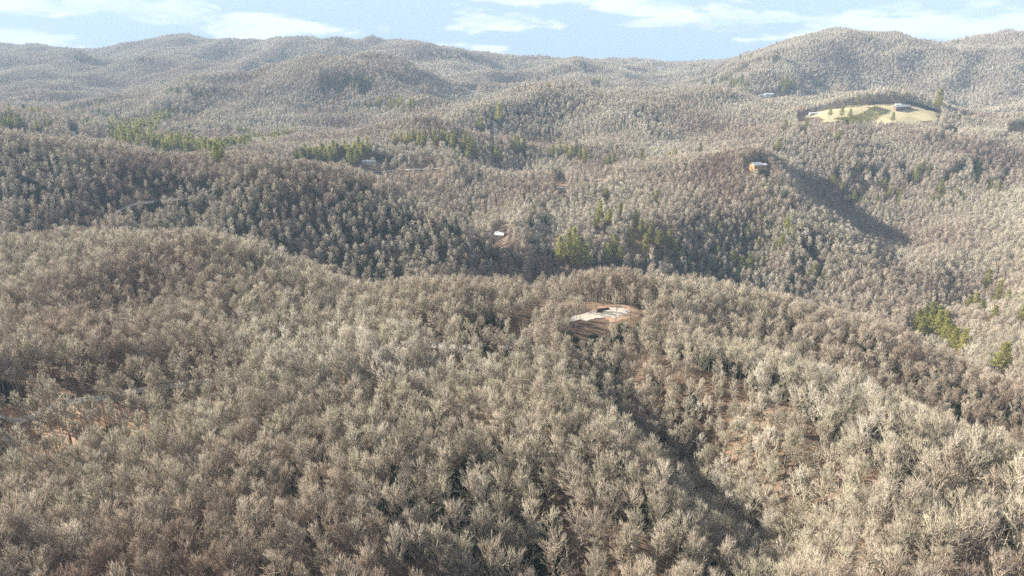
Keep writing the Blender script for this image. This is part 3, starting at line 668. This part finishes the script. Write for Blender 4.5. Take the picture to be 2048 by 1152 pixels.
house('shed', 'tiny white shed beside the white-roofed hillside house', 1482, 330, 4, 3.5, 2.6, 1.0, .2, WHITEW, WHITE)
house('house', 'far white-roofed house on a wooded knoll beneath the long mountain', 944, 184, 20, 12, 6, 4, .1, BROWN, WHITE, chimney=True, wing=(8, 8, 5, 2.5, -13, 0))
house('cabin', 'pale green-roofed cabin tucked in bare woods below the brown ridge', 1000, 470, 9, 8, 4, 3.6, -.3, CREAM, LIGHTR, chimney=True)
house('farmhouse', 'long grey-roofed farmhouse on the brow of the open field', 1808, 214, 19, 10, 4, 4, .12, BROWN, GREYR, chimney=True, wing=(10, 8, 3.5, 3, -13, -2))
house('barn', 'low white barn behind the farmhouse on the field brow', 1796, 210, 9, 6, 3.5, 2, .0, CREAM, LIGHTR)
house('shed', 'long white shed at the lower corner of the open field', 1628, 227, 16, 6, 3, 2, .05, WHITEW, WHITE)
house('house', 'light grey house on the upland yard under the dense pines', 1537, 189, 20, 11, 5, 3.5, .05, WHITEW, LIGHTR, chimney=True)
house('house', 'small white house next to the light grey upland house', 1523, 191, 10, 8, 4.5, 3, -.1, WHITEW, WHITE)
house('lodge', 'long pale-roofed lodge among the pines by the orange bank', 738, 324, 17, 7, 4, 2.4, .05, CREAM, LIGHTR)
house('cabin', 'cream box-like cabin on the stony valley yard', 1123, 377, 8, 4, 3.2, 1.2, .1, CREAM, WHITE)
house('house', 'white house gleaming on the far low ridge', 1321, 136, 26, 12, 6, 4, .05, WHITEW, WHITE)
house('house', 'dark-roofed house on the rounded knoll behind the central hill', 1193, 172, 15, 10, 5, 4, -.2, BROWN, DARKR)
house('house', 'pale house on the long mountain shoulder', 985, 115, 22, 12, 6, 4, .1, WHITEW, LIGHTR)
house('house', 'white house standing on the crest of the long mountain', 651, 79, 30, 14, 8, 4, .0, WHITEW, WHITE)
# ---------------------------------------------------------------- felled logs on the clearing
LOG = material('log bark', (.11,.085,.065), .95, (.07,.055,.045), 3.0); LOGE = material('cut wood', (.5,.38,.24), .9)
def logs(px, py, n, label):
    q = hit(px, py, 0)
    e = bpy.data.objects.new('log_pile', None); COL.objects.link(e); e.location = (q[0], q[1], float(gz(*q)) + .25); e.rotation_euler = (0, 0, RP.uniform(-.3, .6)); tag(e, label, 'log pile', None)
    k = 0
    for lay in range(n):
        for i in range(n - lay):
            V, Fc = [], []; L_ = RP.uniform(3.2, 4.2); r = .27; yy = (i - (n - lay - 1) / 2) * .56; zz = .27 + lay * .48
            for s in (0, 1):
                for a in range(8): t = a * math.pi / 4; V.append((-L_ / 2 + L_ * s, yy + math.cos(t) * r, zz + math.sin(t) * r))
            Fc = [(a, (a + 1) % 8, 8 + (a + 1) % 8, 8 + a) for a in range(8)] + [tuple(range(7, -1, -1)), tuple(range(8, 16))]
            me = mesh_from('log', V, Fc, [LOG, LOGE], [0] * 8 + [1, 1], smooth=False); obj('log', me, e)
logs(1199, 624, 3, 'larger pile of dark logs on the gravel clearing'); logs(1211, 620, 2, 'smaller pile of dark logs near the back of the gravel clearing')
def region(boxes):
    out = []
    for x0, y0, x1, y1, n, h in boxes:
        for _ in range(n):
            q = hit(RP.uniform(x0, x1), RP.uniform(y0, y1), h)
            if q: out.append(q)
    return np.array(out)
def strip(line, n, h, sp):
    out = []
    for _ in range(n):
        k = RP.randrange(len(line) - 1); t = RP.random(); (ax, ay), (bx, by) = line[k], line[k + 1]
        q = hit(ax + (bx - ax) * t + RP.gauss(0, sp), ay + (by - ay) * t + RP.gauss(0, sp * .7), h)
        if q: out.append(q)
    return np.array(out)
BELT = np.concatenate([strip([(222,258),(260,285),(330,297),(420,304),(445,310)], 110, 10, 6), strip([(430,306),(500,290),(590,270)], 70, 10, 5), strip([(340,238),(290,262),(235,278)], 70, 10, 7), strip([(600,318),(660,318),(730,304)], 50, 10, 6)])
PW = region([(150,228,420,262,110,8),(280,262,520,300,70,8),(20,200,230,232,60,8),(0,235,100,260,20,8),(330,178,430,195,24,8),(150,112,330,125,60,8),(430,85,520,110,40,8),(640,155,740,185,36,8),(1380,128,1500,175,90,8),(860,105,960,125,40,8),(1100,120,1300,150,70,8),(1420,150,1480,180,20,8),(950,160,1250,185,30,8),(1650,330,2048,420,50,8),(1380,430,1700,580,40,8)])
for v in [p_ for p_ in PW if p_[1] > 850] + list(BELT):
    for back, r in ((0, 6.0), (9, 6.0), (18, 5.0)): TREES_AT.append((v[0] * (1 - back / v[1]), v[1] - back, r))
# ---------------------------------------------------------------- where bare trees may grow
THIN = [  # column, row on the ground, radius in metres, share of trees kept
 (150,850,24,.07),(40,865,24,.07),(280,845,20,.12),(430,805,15,.3),(620,765,13,.45),(700,850,12,.4),(890,690,16,.4),(980,700,18,.4),(1220,640,16,.45),(1170,715,14,.4),(150,905,20,.12),(30,915,20,.12),(275,900,17,.18),(1185,602,24,.35),(1100,600,16,.5),(95,960,14,.5),(430,850,13,.45),(1180,720,14,.6),(700,860,14,.6),
 (330,408,16,.5),(260,420,14,.6),(425,385,14,.55),(80,390,18,.7),(1750,246,30,.7)]
VIEW = [  # kept open towards the valley: column range, row range, distance of what is seen there, share kept
 (1494,1538,322,338,0),(935,953,176,190,0),(990,1012,462,478,0),(1780,1842,206,226,0),(1612,1645,220,230,0),(1514,1562,183,202,0),(728,752,318,330,.1),(1116,1130,371,382,0),(1310,1332,130,140,0),
 (1184,1200,166,176,0),(976,994,110,119,0),(638,664,72,82,0),(1600,1880,209,240,0),(2022,2060,254,264,0),(735,790,327,341,.25),(984,1003,240,279,.1),(700,885,335,346,.35),(1150,1205,348,362,.3),(1030,1070,331,339,.4),
 (1165,1275,611,636,.06),(1140,1165,622,640,.4),(870,1050,680,702,.45),(262,436,374,412,.45),(0,60,822,850,.4),(60,330,780,812,.55),(1888,1914,264,276,.1),(143,153,262,281,0)]
THINQ = [hit(t_[0], t_[1], 0) for t_ in THIN]
cc = np.mean(np.array(CLEAR), 0); THIN += [(0, 0, 20, .15), (0, 0, 18, .3)]; THINQ += [(cc[0] - 15, cc[1] + 8), (cc[0] - 30, cc[1] + 15)]      # the clearing lies open to the sun
VIEWD = []
for x0, x1, y0, y1, keep in VIEW:
    q = hit((x0 + x1) / 2, (y0 + y1) / 2, 0); 
    VIEWD.append((q[1] if q else 3000.0) + 6)
def allowed(P, S_, thin=True):
    x, y = P[:, 0], P[:, 1]; ok = np.ones(len(P), bool); rnd = NR.rand(len(P))
    for poly in PATCHES: ok &= ~inside(poly, x, y)
    for R_, w in ROADS:
        lo = R_.min(0) - 12; hi = R_.max(0) + 12
        c = np.nonzero(ok & (x > lo[0]) & (x < hi[0]) & (y > lo[1]) & (y < hi[1]))[0]
        if len(c):
            d = np.sqrt(((P[c][:, None] - R_[None]) ** 2).sum(-1)).min(1); ok[c[d < w / 2 + 1.5]] = False
    for tx, ty, r in TREES_AT + HOUSES:
        ok &= (x - tx) ** 2 + (y - ty) ** 2 > r * r
    for (px, py, r, k), q in zip(THIN, THINQ):
        if q and thin: ok &= ~(((x - q[0]) ** 2 + (y - q[1]) ** 2 < r * r) & (rnd > k))
    z = ground(x, y); tx_, ty_ = project(x, y, z + 19 * S_); bx_, by_ = project(x, y, z)
    half = F_PX * 3.2 / np.maximum(y, 50)
    for (x0, x1, y0, y1, k), D in zip(VIEW, VIEWD):
        infront = (y < D) & (y > D - 160)
        ok &= ~(infront & (tx_ + half > x0) & (tx_ - half < x1) & (ty_ < y1) & (by_ > y0) & (rnd > k))
    return ok
def stand(P, base, var):
    x, y = P[:, 0], P[:, 1]; e = 14.0
    hollow = (ground(x + e, y) + ground(x - e, y) + ground(x, y + e) + ground(x, y - e) - 4 * ground(x, y)) / e      # big old trees in the coves, smaller close-set ones on the ridges
    grow_ = np.clip(1.0 + .55 * (vnoise(x / 60 + 9, y / 60) - .5) + .10 * hollow + np.interp(y, [90, 150, 230], [.34, .2, 0]), .78, 1.55)
    s = base * (1 + var * NR.randn(len(P)).clip(-1.6, 1.6)); s = s * grow_
    sx = (ground(x + 4, y) - ground(x - 4, y)) / 8; sy = (ground(x, y + 4) - ground(x, y - 4)) / 8; nl = np.sqrt(sx ** 2 + sy ** 2 + 1)
    sun_facing = (-sx * S.x - sy * S.y + S.z) / nl; shade_side = (sun_facing < .30) & (y > 300) & (y < 1300)                                    # wood thinned by sun angle, so dark understory deepens the slopes' shade
    ok = allowed(P, s) & ~(shade_side & (NR.rand(len(P)) > .58)) & (NR.rand(len(P)) < np.minimum(1, 1.08 / grow_ ** 1.7)); return P[ok], s[ok]
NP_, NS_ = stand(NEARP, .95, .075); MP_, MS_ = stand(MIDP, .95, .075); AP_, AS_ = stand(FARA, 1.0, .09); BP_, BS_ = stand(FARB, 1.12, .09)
# ---------------------------------------------------------------- the 300 bare trees that show largest are things of their own
EX = []                                                    # slender trees with bare stems where the wood is open
for q in [THINQ[i] for i in range(7)] + [THINQ[i] for i, t_ in enumerate(THIN[:-2]) if t_[0] < 330 and 850 < t_[1] < 930]:
    for _ in range(44):
        a, r = RP.uniform(0, 6.28), 20 * math.sqrt(RP.random()); EX.append((q[0] + math.cos(a) * r, q[1] + math.sin(a) * r))
EX = np.array(EX); ES = NR.uniform(.8, 1.02, len(EX)); ok = allowed(EX, ES, thin=False); EX, ES = EX[ok], ES[ok]
slim = np.r_[np.zeros(len(NP_), bool), np.ones(len(EX), bool)]; NP_ = np.r_[NP_, EX]; NS_ = np.r_[NS_, ES]
zn = gz(NP_[:, 0], NP_[:, 1]); cx_, cy_ = project(NP_[:, 0], NP_[:, 1], zn - Z0 + 14)
inv = (cx_ > 0) & (cx_ < 2048) & (cy_ > 60) & (cy_ < 1165) & (NP_[:, 1] > 90)
dist = np.sqrt(NP_[:, 0] ** 2 + NP_[:, 1] ** 2 + (zn + 14 - Z0) ** 2)
order = np.argsort(np.where(inv, dist / NS_, 1e9))[:300]
pickn = NR.randint(0, 14, len(NP_)); turn = NR.uniform(0, 6.283, len(NP_))
pickn[slim] = 14 + pickn[slim] % 2
near_label = {w: '%s bare grey-brown tree in the wood on the near slope' % w for *_, w in SPEC}
for k in order:
    w = SPEC[pickn[k] % 7 if pickn[k] < 14 else 7][5]; s = float(NS_[k])
    e = bpy.data.objects.new('bare_tree', None); COL.objects.link(e); e.empty_display_size = .5
    e.location = (NP_[k, 0], NP_[k, 1], zn[k]); e.rotation_euler = (NR.normal(0, .045), NR.normal(0, .045), turn[k]); e.scale = (s * NR.uniform(.9, 1.12), s * NR.uniform(.9, 1.12), s)
    tag(e, near_label[w], 'tree', w + ' bare trees on the near slope')
    for n, m in zip(('trunk', 'crown'), NEAR[pickn[k]]):
        o = bpy.data.objects.new(n, m); COL.objects.link(o); o.parent = e
rest = np.ones(len(NP_), bool); rest[order] = False
def spread(name, coll, P, s, nvar, label, pick=None, tr=None):
    z = gz(P[:, 0], P[:, 1])
    scatter(name, coll, np.c_[P, z], NR.uniform(0, 6.283, len(P)) if tr is None else tr, s, NR.randint(0, nvar, len(P)) if pick is None else pick, label)
spread('near_forest', C_NEAR, NP_[rest], NS_[rest], 16, 'bare winter wood covering the near ridge and hump', pickn[rest], turn[rest])
spread('middle_forest', C_MID, MP_, MS_, 10, 'bare winter wood on the ridges and hills of the middle distance')
spread('far_forest', C_FAR, np.r_[AP_, BP_], np.r_[AS_, BS_], 7, 'hazy bare woods on the far mountains')
print('trees', len(NP_), len(MP_), len(AP_), len(BP_), 'pines', NPINE)
# ---------------------------------------------------------------- evergreens too many to count, thickets, saplings, plantation rows
spread('evergreen_belt', C_PINE, np.r_[PW, BELT], np.r_[NR.uniform(.75, 1.1, len(PW)), NR.uniform(.95, 1.3, len(BELT))], 5, 'belts of mixed evergreens in the far valleys', np.r_[NR.randint(0, 5, len(PW)), NR.randint(0, 3, len(BELT))])
def shrub(seed, r, h, n, mat, leaf):
    R = random.Random(seed); V, Fc = [], []
    for _ in range(n):
        d = rvec(R); d.z = abs(d.z); p = Vector((d.x * r, d.y * r, d.z * h)) * R.uniform(.55, 1.0); k = len(V); a = rvec(R); a = (a + Vector((0, 0, .3))).normalized(); b = a.orthogonal().normalized() * leaf * .4
        V += [p - a * leaf * .5, p + b, p + a * leaf * .5, p - b]; Fc.append((k, k + 1, k + 2, k + 3))
    return V, Fc
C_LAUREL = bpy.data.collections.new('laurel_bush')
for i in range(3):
    V, Fc = shrub(70 + i, 2.0, 2.6, 420, LAUREL, .45); o = proto('laurel_bush_%02d' % i, [(V, Fc, LAUREL)], C_LAUREL); o['label'] = 'dark laurel thickets in the damp draws and added to darken shaded slopes'
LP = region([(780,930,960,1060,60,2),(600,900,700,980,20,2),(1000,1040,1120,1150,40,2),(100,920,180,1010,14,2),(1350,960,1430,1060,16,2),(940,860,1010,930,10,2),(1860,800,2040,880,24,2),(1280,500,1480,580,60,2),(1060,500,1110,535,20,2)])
cand = np.r_[sow(150, 600, 5.0, 1.0), sow(600, 1500, 7.0, .9)]; cand = cand[allowed(cand, np.full(len(cand), .2))]
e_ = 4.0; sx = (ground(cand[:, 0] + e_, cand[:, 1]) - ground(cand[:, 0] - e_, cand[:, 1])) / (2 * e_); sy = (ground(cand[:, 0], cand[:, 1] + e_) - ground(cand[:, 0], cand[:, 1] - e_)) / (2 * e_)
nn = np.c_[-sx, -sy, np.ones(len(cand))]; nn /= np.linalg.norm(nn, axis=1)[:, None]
sun_facing = nn @ np.array(S); sun_mix = sun_facing + .22 * (vnoise(cand[:, 0] / 45, cand[:, 1] / 45) - .5)          # dark laurel added by sun angle, to deepen shade on slopes facing away
LN = cand[(sun_mix < .38) & (NR.rand(len(cand)) < .9)]; print('laurel', len(LP), len(LN)); LP = np.r_[LP, LN]
spread('laurel_thicket', C_LAUREL, LP, NR.uniform(1.0, 2.2, len(LP)), 3, 'dark evergreen laurel thickets in the damp draws and added to darken shaded slopes')
q = hit(2020, 1092, 3)
BUSH = wood_material('bright leaves', [(.10,.15,.035), (.15,.19,.05)])
e = bpy.data.objects.new('holly_bush', None); COL.objects.link(e); e.location = (q[0], q[1], float(gz(*q))); tag(e, 'rounded bright green bush alone among bare grey trees', 'bush')
V, Fc = shrub(91, 1.7, 3.6, 900, BUSH, .35); obj('crown', mesh_from('crown', V, Fc, [BUSH], smooth=False), e)
TV, TF = [], []; tube(TV, TF, [Vector((0, 0, -.4)), Vector((.05, 0, 1.2)), Vector((0, .05, 2.8))], [.12, .08, .02], 5); obj('stem', mesh_from('stem', TV, TF, [PBARK]), e)
# young firs in rows on the field
C_FIR = bpy.data.collections.new('plantation_fir')
(TV, TF, V, Fc) = conifer(81, 2.6, 1.0, .05, 7, 5, .5, -.05, 1)
o = proto('plantation_fir_00', [(TV, TF, PBARK), (V, Fc, NEEDLE)], C_FIR); o['label'] = 'rows of young firs on the open field'
a, b, c, d = (np.array(hit(px, py, 1)) for px, py in ((1668,238),(1752,212),(1780,220),(1708,249)))
rows = []
for r in range(8):
    f = r / 7.0; p0 = a * (1 - f) + d * f; p1 = b * (1 - f) + c * f; n = int(np.linalg.norm(p1 - p0) / 2.2)
    for k in range(n):
        if NR.rand() < .93: rows.append(p0 + (p1 - p0) * (k + NR.uniform(-.2, .2)) / n + NR.uniform(-.3, .3, 2))
rows = np.array(rows)
spread('fir_plantation', C_FIR, rows, NR.uniform(.7, 1.15, len(rows)), 1, 'rows of young firs planted across the open field')
# ---------------------------------------------------------------- air
def haze():
    lo = float(_GZ.min()) + Z0 - 1.5; hi = Z0 + max(4.0, float((_GZ[_GY < 8000]).max()) + 36)
    V, Fc = [], []; box(V, Fc, -11600, 11600, -500, 9700, lo, hi)
    m = bpy.data.materials.new('air'); m.use_nodes = True; t = m.node_tree; t.nodes.clear()
    pv = nd(t, 'ShaderNodeVolumePrincipled'); pv.inputs['Color'].default_value = (.60, .79, 1.0, 1); pv.inputs['Density'].default_value = HAZE; pv.inputs['Anisotropy'].default_value = 0.0
    out = nd(t, 'ShaderNodeOutputMaterial'); t.links.new(pv.outputs[0], out.inputs['Volume'])
    tag(obj('haze', mesh_from('haze', V, Fc, [m], smooth=False)), 'thin bluish winter haze over the hills', kind='stuff')
HAZE = 1.2e-4
haze()
